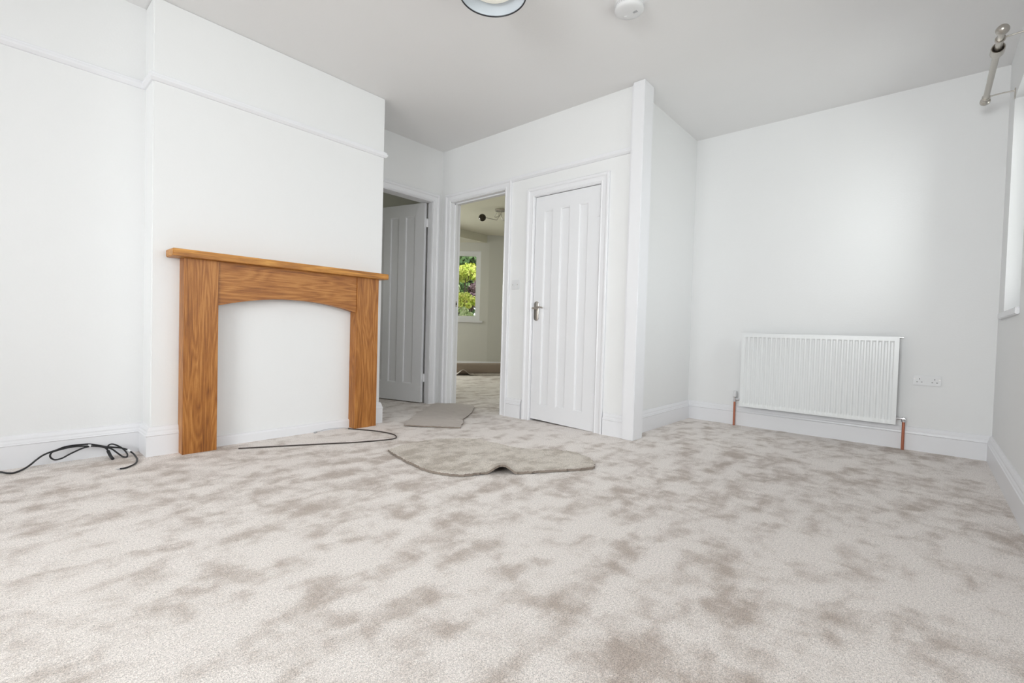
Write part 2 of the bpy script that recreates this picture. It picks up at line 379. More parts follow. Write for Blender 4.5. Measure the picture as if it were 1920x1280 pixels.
# picture rails
run4 = [(XE, YD), (XE, YC), (XS, YC), (XS, YR), (XBK, YR)]
for i, t_ in enumerate(['picture rail return on the hidden side of the chimney breast', 'picture rail across the front of the chimney breast', 'short picture rail return at the left of the chimney breast', 'picture rail along the left recess wall']):
    struct(strip('trim_3', TRIM, run4, rail(2.266), i), t_, 'picture rail')
struct(strip('trim_4', TRIM, [(XB, 1.766), (XB, 3.030)], rail(2.243), 0), 'picture rail above the closed door', 'picture rail')

# ------------------------------------------------------------------ doors
def panelled_leaf(root, p0, d, nrm, w, z0, z1, t, panels, zbot=None):
    """frame slab with openings plus recessed bevelled panels as parts. nrm points away from the seen face"""
    slab('leaf_frame', p0, (p0[0]+d[0]*w, p0[1]+d[1]*w), nrm, t, z0, z1, [(a, b, pz0, pz1) for a, b, pz0, pz1 in panels], DOORP, root, zbot=zbot)
    P0 = Vector((*p0, 0)); D = Vector((*d, 0)); Nn = Vector((*nrm, 0))
    for a, b, pz0, pz1 in panels:
        mb = MB(); e = .002
        def ring(i, o): return [tuple((P0+D*u+Nn*o).xy)+(z,) for u, z in ((a+i, pz0+i), (b-i, pz0+i), (b-i, pz1-i), (a+i, pz1-i))]
        vs = ring(0, .0005)+ring(.010, .004)+ring(.014, .011)+ring(0, t-.002); fs = []
        for k in range(2):
            for q in range(4): fs.append((k*4+q, k*4+(q+1) % 4, k*4+4+(q+1) % 4, k*4+4+q))
        fs.append((8, 9, 10, 11)); fs.append((12, 15, 14, 13))
        for q in range(4): fs.append((q, 12+q, 12+(q+1) % 4, (q+1) % 4))
        mb.add(vs, fs).build('panel', DOORP, root)
# closed door
d1 = thing('door_1', 'closed white door with three tall panels and nickel lever handle', 'door', (XB, 2.4, 0), kind='structure')
panelled_leaf(d1, (XB+.004, 2.735), (0, -1), (1, 0), .678, .006, 2.050, .038,
              [(.100, .196, .152, 1.922), (.278, .378, .152, 1.924), (.473, .564, .150, 1.926)], zbot=(.020, .001))
# lining
MB().box((XB-.001, 2.757, 0), (XB+WT, 2.739, 2.066)).build('door_lining', TRIM, d1)
MB().box((XB-.001, 2.053, 0), (XB+WT, 2.042, 2.066)).build('door_lining', TRIM, d1)
MB().box((XB-.001, 2.757, 2.055), (XB+WT, 2.042, 2.068)).build('door_lining', TRIM, d1)
architrave('architrave', (XB, 2.745), (0, -1), (-1, 0), .697, 2.058, d1, .082)
for z in (.24, 1.79):
    MB().lathe((XB-.004, 2.0555, z), (0, 0, 1), [(0, .005), (.08, .005)], 10).box((XB+.001, 2.058, z), (XB+.006, 2.085, z+.08)).build('hinge', TRIM, d1)
hd = MB()
pl = [(.0265*math.cos(a), (.062 if math.sin(a) > 0 else -.062)+.0265*math.sin(a)) for a in [2*PI*i/24 for i in range(24)]]
cy, cz = 2.692, 1.012
hd.add([(XB-.000, cy+a, cz+b) for a, b in pl]+[(XB-.005, cy+a, cz+b) for a, b in pl]+[(XB-.008, cy+a*.8, cz+b*.97) for a, b in pl],
       [(i, (i+1) % 24, 24+(i+1) % 24, 24+i) for i in range(24)]+[(24+i, 24+(i+1) % 24, 48+(i+1) % 24, 48+i) for i in range(24)]+[tuple(range(48, 72)), tuple(range(24))[::-1]])
hp = hd.build('handle_plate', STEEL, d1, smooth=True)
MB().lathe((XB-.006, cy, 1.035), (-1, 0, 0), [(0, .012), (.01, .011), (.045, .009), (.052, .009), (.058, .006)], 16)\
    .tube([(XB-.050, cy, 1.035), (XB-.056, cy-.02, 1.037), (XB-.056, cy-.05, 1.045), (XB-.054, cy-.08, 1.046), (XB-.050, cy-.105, 1.036)], .0075, 10, 5, lambda t: .009-.003*t).build('door_lever', STEEL, hp, smooth=True)

# doorway (door 2) : lining + architrave + keep, no leaf visible
d2 = thing('door_2', 'white frame of the open doorway to the far room, no leaf in view', 'doorway', (XB, 3.5, 0), kind='structure')
MB().box((XB-.001, 3.905, -.01), (XB+WT+.01, 3.925, 2.205)).build('door_lining', TRIM, d2)
MB().box((XB-.001, 3.105, -.01), (XB+WT+.01, 3.122, 2.205)).build('door_lining', TRIM, d2)
MB().box((XB-.001, 3.105, 2.19), (XB+WT+.01, 3.925, 2.21)).build('door_lining', TRIM, d2)
MB().box((XB+.05, 3.893, -.01), (XB+.08, 3.906, 2.19)).box((XB+.05, 3.12, 2.178), (XB+.08, 3.905, 2.191)).build('door_stop', TRIM, d2)
architrave('architrave', (XB, 3.911), (0, -1), (-1, 0), .800, 2.196, d2, .082)
architrave('architrave', (XB+WT, 3.911), (0, -1), (1, 0), .800, 2.196, d2, .082, z0=-.01)
kp = MB().box((XB+.086, 3.902, 1.07), (XB+.108, 3.906, 1.13)).build('lock_keep', STEEL, d2)
MB().box((XB+.090, 3.9005, 1.09), (XB+.104, 3.904, 1.112)).build('keep_slot', SLOT, kp)

# open door in the back wall
d3 = thing('door_3', 'white panelled door standing open into the dim room beside the chimney breast', 'door', (3.2, 4.13, 0), kind='structure')
MB().box((3.240, YD-.001, 0), (3.264, 4.128, 2.205)).build('door_lining', TRIM, d3)
MB().box((2.51, YD-.001, 0), (2.53, YD+WT+.005, 2.205)).build('door_lining', TRIM, d3)
MB().box((2.51, YD-.001, 2.19), (3.262, YD+WT+.005, 2.21)).build('door_lining', TRIM, d3)
architrave('architrave', (3.246, YD), (-1, 0), (0, -1), .722, 2.196, d3, .082)
ld = Vector((-.25, .968, 0)).normalized(); ln = Vector((ld.y, -ld.x, 0))
panelled_leaf(d3, (3.196, 4.136), ld.xy, ln.xy, .735, .010, 2.186, .036,
              [(.125, .262, .205, 2.055), (.352, .476, .205, 2.055), (.566, .668, .205, 2.055)])
for z in (.235, 1.93):
    a_ = Vector((3.196, 4.128, 0))+ln*.006
    MB().prism([(3.222, 4.136), (3.241, 4.129), (3.241, 4.134), (3.222, 4.142)], z, z+.09).build('hinge', DOORP, d3)

# ------------------------------------------------------------------ windows
def window(name, label, p0, d, out, w, z0, z1, depth, mull, sill_in, parent_loc, glass_=True, fr=.055, horn=.07, horn0=None, nose=.03):
    t = thing(name, label, 'window', parent_loc, kind='structure')
    p0 = Vector((*p0, 0)); d = Vector((*d, 0)); o = Vector((*out, 0))
    q0 = p0+o*depth; q1 = q0+d*w
    ms = [i*w/mull for i in range(mull+1)]
    holes = []
    for i in range(mull):
        a = ms[i]+(fr if i == 0 else fr*.5); b = ms[i+1]-(fr if i == mull-1 else fr*.5)
        holes.append((a, b, z0+fr, z1-fr))
    slab('window_frame', q0.xy, q1.xy, o.xy, .06, z0, z1, holes, UPVC, t)
    for a, b, c_, e in holes:
        k = .045; g0 = q0+d*a+o*.008; g1 = q0+d*b+o*.008
        s_ = slab('sash', g0.xy, g1.xy, o.xy, .045, c_, e, [(k, b-a-k, c_+k, e-k)], UPVC, t)
        g0 = q0+d*(a+k-.004)+o*.03; g1 = q0+d*(b-k+.004)+o*.03
        slab('pane', g0.xy, g1.xy, o.xy, .005, c_+k-.004, e-k+.004, [], GLASS, s_)
    h0 = horn if horn0 is None else horn0
    a = p0-d*h0-o*nose; b = p0+d*(w+horn)-o*nose; m1 = p0+d*(w+horn); m0 = p0-d*h0
    e1 = p0+d*w; e0 = p0; f1 = q1; f0 = q0
    MB().prism([(v.x, v.y) for v in (a, b, m1, e1, f1, f0, e0, m0)], z0-.035, z0+.004).build('sill', TRIM, t, bevel=.004)
    return t
window('window_1', 'small bright window at the right edge under the curtain pole', (3.73, YW), (1, 0), (0, -1), .70, 1.03, 2.42, .20, 1, .03, (4.08, YW, 1.03), horn=.12, horn0=.02, nose=.018)
window('window_2', 'white framed window in the far room looking out on garden shrubs', (K[0]-.6606*.17, K[1]+.7507*.17), (-.6606, .7507), (.7507, .6606), 1.58, 1.0, 2.435, .05, 2, .03, (6.3, 7.5, 1.0), horn=.05, horn0=.06)
window('window_3', 'wide window behind the camera', (XBK, 2.75+YW-.28), (0, -1), (-1, 0), 2.4, .75, 2.4, .15, 3, .03, (XBK, 1.5, .75))
window('window_4', 'wide side window beside the camera', (.25, YW), (1, 0), (0, -1), 2.95, .85, 2.35, .15, 4, .03, (1.7, YW, .85))
window('window_5', 'bay front window of the far room, hidden by the door frame', (5.24, 8.45), (-1, 0), (0, 1), 1.5, .9, 2.4, .08, 2, .03, (4.5, 8.45, .9))

# ------------------------------------------------------------------ oak fire surround
fs_ = thing('fire_surround', 'oak fire surround with arched header and mantel shelf on the chimney breast', 'fireplace', (1.5, 3.48, 0))
def leg_(x0, x1):
    y0, y1 = 3.429, YC-.001
    MB().box((x0, y0, 0), (x1, y0+.022, 1.219)).box((x0, y0+.022, 0), (x0+.02, y1, 1.219)).box((x1-.02, y0+.022, 0), (x1, y1, 1.219)).build('leg', OAKV, fs_, bevel=.0015)
leg_(.829, 1.018); leg_(1.998, 2.194)
n_ = 28; X0, X1 = 1.0185, 1.9975; yf, yb = 3.437, 3.50
top = []; bot = []
for i in range(n_+1):
    t = i/n_; x = X0+(X1-X0)*t; top.append((x, 1.219)); bot.append((x, .936+.068*(1-(2*t-1)**2)))
vs = [(x, yf, z) for x, z in bot]+[(x, yf, z) for x, z in top]+[(x, yb, z) for x, z in bot]+[(x, yb, z) for x, z in top]
m_ = n_+1; fcs = []
for i in range(n_):
    fcs += [(i, i+1, m_+i+1, m_+i), (2*m_+i, 3*m_+i, 3*m_+i+1, 2*m_+i+1), (i, 2*m_+i, 2*m_+i+1, i+1), (m_+i, m_+i+1, 3*m_+i+1, 3*m_+i)]
fcs += [(0, m_, 3*m_, 2*m_), (n_, 2*m_+n_, 3*m_+n_, m_+n_)]
MB().add(vs, fcs).build('header', OAKH, fs_)
MB().box((.757, 3.369, 1.2195), (2.250, YC-.0005, 1.264)).build('mantel_shelf', OAKL, fs_, bevel=.004)['label'] = 'oak mantel shelf with its lit tone in the colour'

# ------------------------------------------------------------------ radiator
rd = thing('radiator', 'white fluted panel radiator low on the far right wall', 'radiator', (XF, .713, 0))
Y0, Y1, ZB, ZT, XR = .155, 1.272, .190, .862, 4.632
cols = [(Y0, 0), (Y0+.012, 0)]
nf = 29; a0, a1 = Y0+.024, Y1-.020; pt_ = (a1-a0)/nf
for i in range(nf):
    c0 = a0+pt_*i
    cols += [(c0+pt_*.10, 0), (c0+pt_*.30, 1), (c0+pt_*.62, 1), (c0+pt_*.82, 0)]
cols += [(Y1, 0)]
rows = [(ZB, 0), (.222, 0), (.236, 1), (.818, 1), (.829, 0), (ZT, 0)]
vs = []; fcs = []
for z, b in rows:
    for y, a in cols: vs.append((XR+.0105*a*b, y, z))
nc = len(cols)
for j in range(len(rows)-1):
    for i in range(nc-1): fcs.append((j*nc+i, j*nc+i+1, (j+1)*nc+i+1, (j+1)*nc+i))
k = len(vs)
for z, b in rows:
    vs.append((XR+.014, Y0, z)); vs.append((XR+.014, Y1, z))
for j in range(len(rows)-1):
    fcs += [(j*nc, (j+1)*nc, k+2*j+2, k+2*j), (j*nc+nc-1, k+2*j+1, k+2*j+3, (j+1)*nc+nc-1)]
R_ = len(rows)-1
fcs.append(tuple(range(nc))+(k+1, k)); fcs.append(tuple(range(R_*nc, R_*nc+nc))[::-1]+(k+2*R_, k+2*R_+1))
MB().add(vs, fcs).build('front_panel', RADW, rd, smooth=True)
MB().box((XR+.0150, Y0+.0045, ZB+.006), (XR+.022, Y1-.0045, ZT-.004)).build('back_panel', RADW, rd, bevel=.002)
for y in (Y0, Y1-.004): MB().box((XR+.0145, y, ZB+.02), (XR+.062, y+.004, ZT-.001)).build('side_cover', RADW, rd, bevel=.001)
fin = MB()
for i in range(40):
    y = Y0+.05+i*(Y1-Y0-.1)/39; fin.box((XR+.0225, y-.0015, .24), (XR+.055, y+.0015, .82))
fo = fin.build('convector_fins', RADW, rd); fo['kind'] = 'stuff'
for y in (Y0+.15, Y1-.15):
    MB().box((XR+.0225, y-.02, .27), (XF-.0005, y-.016, .80)).box((XF-.004, y-.03, .25), (XF-.0005, y+.01, .82)).build('wall_bracket', RADW, rd)
MB().lathe((XR+.016, Y0-.001, .858), (0, -1, 0), [(0, .007), (.008, .007), (.009, .004), (.014, .004), (.015, .008), (.022, .008), (.023, .004)], 14).build('bleed_valve', CHROME, rd, smooth=True)
# left valve
xp = 4.678
MB().tube([(xp, 1.327, -.002), (xp, 1.327, .232)], .0095, 14, 1).build('pipe', COPPER, rd, smooth=True)
MB().tube([(xp, .110, -.002), (xp, .110, .222)], .0095, 14, 1).build('pipe', COPPER, rd, smooth=True)
v = MB().lathe((xp, 1.327, .222), (0, 0, 1), [(0, .014), (.014, .014), (.015, .011), (.034, .012), (.042, .016), (.046, .016)], 16).lathe((xp, 1.327, .246), (0, -1, 0), [(0, .010), (.02, .010), (.021, .014), (.04, .014), (.041, .009), (.06, .009)], 16).build('valve', CHROME, rd, smooth=True)
MB().lathe((xp, 1.327, .2685), (0, 0, 1), [(0, .017), (.008, .019), (.040, .018), (.052, .015), (.054, .010)], 20).build('valve_cap', PLAST, v, smooth=True)
v = MB().lathe((xp, .110, .212), (0, 0, 1), [(0, .014), (.014, .014), (.015, .011), (.030, .012), (.038, .009)], 16).lathe((xp, .100, .236), (0, 1, 0), [(0, .010), (.001, .013), (.020, .013), (.021, .009), (.036, .010), (.037, .012), (.055, .010)], 16).build('valve', CHROME, rd, smooth=True)
for y_, z_ in ((1.270, .246), (.157, .236)): MB().lathe((xp, y_, z_), (-1, 0, 0), [(0, .008), (.03, .008)], 12).build('tail_piece', CHROME, rd, smooth=True)

# ------------------------------------------------------------------ sockets and switches
so = thing('double_socket', 'white double plug socket right of the radiator', 'socket', (XF, -.013, .538))
MB().box((XF-.009, -.094, .499), (XF-.0003, .068, .577)).build('faceplate', PLAST, so, bevel=.003)
for yy in (.030, -.056):
    for dy, dz, w0, h0 in ((0, .010, .004, .009), (-.013, -.013, .009, .004), (.013, -.013, .009, .004)):
        MB().box((XF-.0096, yy+dy-w0/2, .540+dz-h0/2-.002), (XF-.0085, yy+dy+w0/2, .540+dz+h0/2-.002)).build('pin_hole', SLOT, so)
for yy in (.002, -.028):
    MB().box((XF-.0125, yy-.007, .552), (XF-.0085, yy+.007, .572)).build('rocker', PLAST, so, bevel=.001)
for yy in (.057, -.083):
    MB().lathe((XF-.0085, yy, .548), (-1, 0, 0), [(0, .0035), (.0014, .0035)], 10).build('screw', STEEL, so)
sw = thing('light_switch', 'white single light switch between the doorway and the closed door', 'switch', (XB, 2.955, 1.262))
MB().box((XB-.009, 2.909, 1.218), (XB-.0003, 3.001, 1.308)).build('faceplate', PLAST, sw, bevel=.003)
MB().box((XB-.013, 2.949, 1.250), (XB-.0085, 2.961, 1.275)).build('rocker', PLAST, sw, bevel=.001)
for yy in (2.925, 2.985): MB().lathe((XB-.0085, yy, 1.263), (-1, 0, 0), [(0, .004), (.0015, .004)], 10).build('screw', STEEL, sw)

# ------------------------------------------------------------------ curtain pole
PY, PZ = -.235, 2.455
cpz = thing('curtain_pole', 'brushed nickel curtain pole with ball finial above the small window', 'curtain pole', (4.1, YW, PZ))
MB().lathe((3.73, PY, PZ), (1, 0, 0), [(0, .0155), (.705, .0155)], 20).build('rod', STEEL, cpz, smooth=True)
MB().lathe((3.505, PY, PZ), (1, 0, 0), [(-.030, .004), (-.027, .013), (-.018, .0225), (-.004, .0275), (.008, .026), (.018, .021), (.025, .0175), (.035, .0155), (.245, .0155)], 24).build('finial', STEEL, cpz, smooth=True)
MB().lathe((3.70, PY, PZ), (1, 0, 0), [(.030, .0165), (0.012, .0165), (.002, .024), (0, .0265), (0, .029), (.008, .030), (.06, .030), (.075, .026), (.080, .018), (.030, .0165)], 24).build('sleeve', STEEL, cpz, smooth=True)
MB().lathe((4.435, PY, PZ), (1, 0, 0), [(0, .0165), (.008, .020), (.014, .0165), (.020, .018), (.026, .026), (.040, .0275), (.052, .022), (.056, .010)], 24).build('finial', STEEL, cpz, smooth=True)
for bx in (3.60, 4.405):
    b_ = MB().tube([(bx, PY-.015, PZ+.002), (bx, -.30, PZ+.006), (bx, YW+.012, PZ+.006), (bx, YW+.006, PZ)], .0045, 8, 4)
    b_.box((bx-.010, YW+.0003, PZ-.045), (bx+.010, YW+.006, PZ+.02))
    b_.lathe((bx-.004, PY, PZ), (1, 0, 0), [(0, .0160), (0, .0215), (.010, .0215), (.010, .0160), (0, .0160)], 24)
    b_.build('bracket', STEEL, cpz, smooth=True)

# ------------------------------------------------------------------ ceiling lamp, smoke alarm
lc = (1.805, 1.797)
la = thing('ceiling_lamp', 'round white ceiling light with thin black rim at the top edge', 'ceiling light', (lc[0], lc[1], ZC))
MB().lathe((*lc, ZC-.0003), (0, 0, -1), [(0, .06), (.03, .06), (.055, .10), (.10, .155), (.150, .178), (.150, .173), (.115, .150), (.085, .12), (.07, .09)], 64).build('shade', ENAMEL, la, smooth=True)
vs = []; fcs = []
MB().tube([(lc[0]+.1775*math.cos(2*PI*i/72), lc[1]+.1775*math.sin(2*PI*i/72), 2.611) for i in range(73)], .0035, 8, 1).build('rim', BLACKM, la, smooth=True)
MB().lathe((*lc, 2.672), (0, 0, -1), [(0, .128), (.022, .126), (.032, .112), (.037, .07), (.038, .01)], 48).build('diffuser', GLOW, la, smooth=True)

sc_ = (2.527, 1.383)
sm = thing('smoke_alarm', 'round white smoke alarm on the ceiling right of the lamp', 'smoke alarm', (*sc_, ZC))
MB().lathe((*sc_, ZC-.0003), (0, 0, -1), [(0, .086), (.010, .086), (.012, .080), (.016, .078)], 48).build('base', PLAST, sm, smooth=True)
MB().lathe((*sc_, ZC-.014), (0, 0, -1), [(0, .070), (.012, .070)], 48).build('vent_ring', SLOT, sm)
for i in range(36):
    a = 2*PI*i/36; c_, s__ = math.cos(a), math.sin(a)
    MB().prism([(sc_[0]+c_*r_-s__*q, sc_[1]+s__*r_+c_*q) for r_, q in ((.068, -.0035), (.079, -.0035), (.079, .0035), (.068, .0035))], ZC-.027, ZC-.014).build('vent_rib', PLAST, sm)
MB().lathe((*sc_, ZC-.024), (0, 0, -1), [(0, .082), (.010, .084), (.016, .081), (.022, .072), (.025, .055), (.026, .02)], 48).build('cap', PLAST, sm, smooth=True)
MB().lathe((sc_[0]+.02, sc_[1]+.032, ZC-.0495), (0, 0, -1), [(0, .010), (.003, .009)], 20).build('test_button', PLAST, sm, smooth=True)
for q in range(3):
    MB().box((sc_[0]+.005+q*.006, sc_[1]-.045, ZC-.0515), (sc_[0]+.008+q*.006, sc_[1]-.02, ZC-.0495)).build('sounder_slot', GREYW, sm)

# ------------------------------------------------------------------ carpet offcuts
def sheet(poly, z, t, hump=None, jag=.004, grid=.02, seed=1):
    """closed carpet slab from a plan outline: ragged cut edge, optional lift function"""
    rnd = random.Random(seed); pts = []
    n = len(poly)
    for i in range(n):
        a = Vector(poly[i]); b = Vector(poly[(i+1) % n]); k = max(1, int((b-a).length/.012))
        for j in range(k):
            p = a.lerp(b, j/k); e = (b-a).normalized(); pts.append(p+Vector((-e.y, e.x))*rnd.uniform(-jag, jag))
    bm = bmesh.new(); vs = [bm.verts.new((p.x, p.y, 0)) for p in pts]; fc = bm.faces.new(vs)
    bmesh.ops.triangulate(bm, faces=[fc])
    xs = [p.x for p in pts]; ys = [p.y for p in pts]
    x = min(xs)+grid
    while x < max(xs):
        bmesh.ops.bisect_plane(bm, geom=bm.verts[:]+bm.edges[:]+bm.faces[:], plane_co=(x, 0, 0), plane_no=(1, 0, 0)); x += grid
    y = min(ys)+grid
    while y < max(ys):
        bmesh.ops.bisect_plane(bm, geom=bm.verts[:]+bm.edges[:]+bm.faces[:], plane_co=(0, y, 0), plane_no=(0, 1, 0)); y += grid
    bmesh.ops.remove_doubles(bm, verts=bm.verts, dist=.0004)
    for v in bm.verts: v.co.z = z+(hump(v.co.x, v.co.y) if hump else 0)
    bmesh.ops.recalc_face_normals(bm, faces=bm.faces)
    if sum(f.normal.z for f in bm.faces) < 0: bmesh.ops.reverse_faces(bm, faces=bm.faces)
    topf = bm.faces[:]
    r = bmesh.ops.duplicate(bm, geom=bm.verts[:]+bm.edges[:]+bm.faces[:])
    upv = [g for g in r['geom'] if isinstance(g, bmesh.types.BMVert)]
    vm = r['vert_map']
    be = [e for e in bm.edges if len(e.link_faces) == 1]
    for f in topf: f.normal_flip()
    for v in upv: v.co.z += t*(1+rnd.uniform(-.12, .12))
    done = set()
    for e in be:
        a, b = e.verts
        if a in vm and b in vm and a not in upv and b not in upv:
            a2, b2 = vm[a], vm[b]
            try: bm.faces.new((a, b, b2, a2))
            except Exception: pass
    bmesh.ops.recalc_face_normals(bm, faces=bm.faces)
    up = set(upv)
    for f in bm.faces:
        k = sum(v in up for v in f.verts); f.material_index = 0 if k == len(f.verts) else (1 if k == 0 else 2)
    return bm
def finish(bm, name, mats, smooth=True):
    me = bpy.data.meshes.new(name); bm.to_mesh(me); bm.free()
    for m in mats: me.materials.append(m)
    for p in me.polygons: p.use_smooth = smooth
    me.set_sharp_from_angle(angle=math.radians(50))
    o = bpy.data.objects.new(name, me); COL.objects.link(o); return o
O2 = [(1.794, 2.65), (1.755, 2.509), (1.728, 2.369), (1.708, 2.221), (1.702, 2.128), (1.723, 2.012), (1.78, 1.919), (1.854, 1.889), (1.901, 1.871), (1.952, 1.836), (1.997, 1.794), (2.045, 1.742), (2.129, 1.684), (2.237, 1.61), (2.356, 1.54), (2.463, 1.484), (2.547, 1.528), (2.63, 1.624), (2.668, 1.768), (2.62, 1.902), (2.502, 2.042), (2.463, 2.175), (2.454, 2.371), (2.457, 2.456), (2.368, 2.581), (2.209, 2.678), (1.971, 2.701)]
hc = Vector((1.985, 1.80)); hax = Vector((.62, .78)).normalized()  # ridge line of the buckle, running back from the front edge
def hump2(x, y):
    p = Vector((x, y))-hc; s_ = p.dot(hax); q = p.dot(Vector((-hax.y, hax.x)))
    k = math.exp(-(max(s_+.05, 0)/.20)**2)
    w_ = .050*(1+max(s_, 0)*1.2)
    lift = .044*k*max(0, math.cos(min(abs(q)/w_, PI/2)*1.0))**1.3
    return lift+.003*(math.sin(x*17+y*9)*math.sin(y*13)+1)*.5
o = finish(sheet(O2, .0015, .013, hump2, .006, .018, 3), 'carpet_offcut', [CARPETD, UNDER, CUT])
tag(o, 'darker pile-up carpet offcut with a buckled front edge, in the middle of the floor', 'carpet offcut')
O1 = [(2.351, 3.256), (2.434, 3.128), (2.554, 2.996), (2.653, 2.882), (2.72, 2.955), (2.789, 2.997), (2.90, 3.13), (2.969, 3.164), (3.201, 3.329), (3.40, 3.50), (3.486, 3.587), (3.470, 3.80), (3.335, 3.885), (3.271, 3.97), (3.037, 3.821), (2.70, 3.56)]
def hump1(x, y): return .004*(math.sin(x*5+1)*math.sin(y*6)+1)
o = finish(sheet(O1, .0015, .009, hump1, .003, .03, 5), 'carpet_offcut', [BACKING, UNDER, CUT])
tag(o, 'flat carpet offcut lying backing side up before the open doorway', 'carpet offcut')

# ------------------------------------------------------------------ cables
A = [(0.02, 3.68, .006), (0.071, 3.64, .006), (.099, 3.588, .006), (.123, 3.580, .006), (.160, 3.640, .006), (.185, 3.665, .018), (.206, 3.665, .039), (.229, 3.665, .058), (.253, 3.665, .07), (.289, 3.665, .081), (.317, 3.668, .091), (.348, 3.670, .094), (.383, 3.672, .093), (.426, 3.672, .090), (.462, 3.67, .078), (.496, 3.668, .065), (.531, 3.665, .055), (.566, 3.66, .047), (.598, 3.65, .032), (.619, 3.61, .014), (.622, 3.555, .007), (.615, 3.469, .006), (.594, 3.382, .006), (.561, 3.331, .006), (.531, 3.305, .006), (.512, 3.308, .006)]
B = [(.426, 3.662, .078), (.396, 3.660, .073), (.345, 3.655, .052), (.311, 3.65, .034), (.283, 3.65, .029), (.268, 3.65, .038), (.26, 3.65, .054), (.265, 3.652, .07), (.277, 3.654, .077), (.311, 3.656, .084), (.348, 3.66, .088), (.39, 3.66, .086), (.446, 3.66, .077), (.49, 3.655, .064), (.507, 3.65, .043), (.514, 3.63, .020), (.515, 3.575, .007)]
Cc = [(.462, 3.655, .075), (.496, 3.652, .064), (.524, 3.65, .050), (.545, 3.64, .028), (.565, 3.60, .008), (.573, 3.575, .006), (.585, 3.575, .006), (.594, 3.62, .012), (.581, 3.65, .037), (.556, 3.655, .061), (.531, 3.655, .076), (.514, 3.653, .075), (.505, 3.65, .059), (.508, 3.645, .036), (.514, 3.61, .014), (.517, 3.57, .007)]
bc = thing('black_cable', 'tangled black cable coiled against the skirting in the left corner', 'cable', (.35, 3.62, 0))
MB().tube(A, .0046, 8, 5).build('cable_run', BLACK, bc, smooth=True)
MB().tube(B, .0044, 8, 5).build('cable_loop', BLACK, bc, smooth=True)
MB().tube(Cc, .0044, 8, 5).build('cable_loop', BLACK, bc, smooth=True)
MB().tube([(.420, 3.665, .083), (.432, 3.664, .080)], .0085, 10, 1).build('cable_tie', PLAST, bc, smooth=True)
MB().tube([(.602, 3.645, .030), (.611, 3.628, .020)], .0075, 10, 1).build('white_tag', PLAST, bc, smooth=True)
MB().tube([(.512, 3.308, .006), (.497, 3.302, .006)], .0032, 8, 1).build('plug_tip', CHROME, bc, smooth=True)
MB().tube([(.508, 3.645, .040), (.514, 3.60, .016), (.518, 3.565, .008)], .0085, 8, 3).build('plug_end', BLACK, bc, smooth=True)
Tn = [(1.122, 3.354), (1.324, 3.246), (1.498, 3.152), (1.633, 3.077), (1.753, 3.009), (1.898, 2.949), (1.985, 2.922), (2.039, 2.927), (2.071, 2.959), (2.1, 3.029), (2.096, 3.123), (2.064, 3.244), (2.002, 3.361), (1.975, 3.410), (1.955, 3.450)]
tc_ = thing('thin_cable', 'thin dark brown cable curving out from the right leg of the surround', 'cable', (1.7, 3.1, 0))
MB().tube([(x, y, .0055) for x, y in Tn], .0042, 8, 5).build('cable_run', BROWNR, tc_, smooth=True)
MB().tube([(1.955, 3.450, .0055), (1.945, 3.488, .006), (1.884, 3.49, .012), (1.809, 3.49, .016), (1.756, 3.49, .012), (1.708, 3.487, .005)], .0018, 6, 5).build('bare_wire', GREYW, tc_, smooth=True)
MB().tube([(1.715, 3.487, .007), (1.690, 3.480, .005)], .006, 8, 1).build('wire_tip', GREYW, tc_, smooth=True)

# ------------------------------------------------------------------ far room contents
rl = thing('carpet_roll', 'rolled-up length of carpet lying in the far room', 'carpet roll', (6.2, 6.1, -.01))
ca, cb_ = Vector((5.727, 6.421)), Vector((6.95, 5.66)); axd = (cb_-ca).normalized(); back = Vector((-axd.y, axd.x))
if back.y < 0: back = -back
def spiral(turns, r1, dr, n=90):
    return [((r1+dr*(i/n)*turns)*math.cos(2*PI*turns*i/n-PI/2), (r1+dr*(i/n)*turns)*math.sin(2*PI*turns*i/n-PI/2)) for i in range(n+1)]
sp = spiral(4, .036, .019)
th = .011; rin = [(x*(1-th/math.hypot(x, y)), z*(1-th/math.hypot(x, y))) for x, z in sp]
vs = []; fcs = []; nS = len(sp)
for E_ in (ca, cb_):
    for q in (sp, rin):
        for x, z in q:
            p = E_-back*(-x)+back*.02; vs.append((p.x, p.y, -.01+.114+z))
for i in range(nS-1):
    fcs += [(i, i+1, 2*nS+i+1, 2*nS+i), (nS+i, 3*nS+i, 3*nS+i+1, nS+i+1), (i, nS+i, nS+i+1, i+1), (2*nS+i, 2*nS+i+1, 3*nS+i+1, 3*nS+i)]
fcs += [(0, 2*nS, 3*nS, nS), (nS-1, 2*nS-1, 4*nS-1, 3*nS-1)]
MB().add(vs, fcs).build('roll', [ROLLM], rl, smooth=True)
# loose flap lying out from the roll towards the doorway, buckled
nx, ny = 70, 10; vs = []; fcs = []
for k_ in (0, 1):
    for i in range(nx+1):
        for j in range(ny+1):
            s_ = i/nx; t = j/ny
            u = -.14+s_*1.40; p = ca+axd*u-back*(t*.17-.02)
            z = -.006+.060*(1-t)**2+.10*math.exp(-((u-.13)/.085)**2)*(.45+.55*t)+.03*math.exp(-((u+.07)/.03)**2)*t
            vs.append((p.x, p.y, z+k_*.010))
q = (nx+1)*(ny+1)
for i in range(nx):
    for j in range(ny):
        a = i*(ny+1)+j; fcs += [(a, a+1, a+ny+2, a+ny+1), (q+a, q+a+ny+1, q+a+ny+2, q+a+1)]
for i in range(nx):
    a = i*(ny+1)+ny; fcs.append((a, q+a, q+a+ny+1, a+ny+1)); a = i*(ny+1); fcs.append((a, a+ny+1, q+a+ny+1, q+a))
for j in range(ny): fcs.append((j, q+j, q+j+1, j+1)); a = nx*(ny+1)+j; fcs.append((a, a+1, q+a+1, q+a))
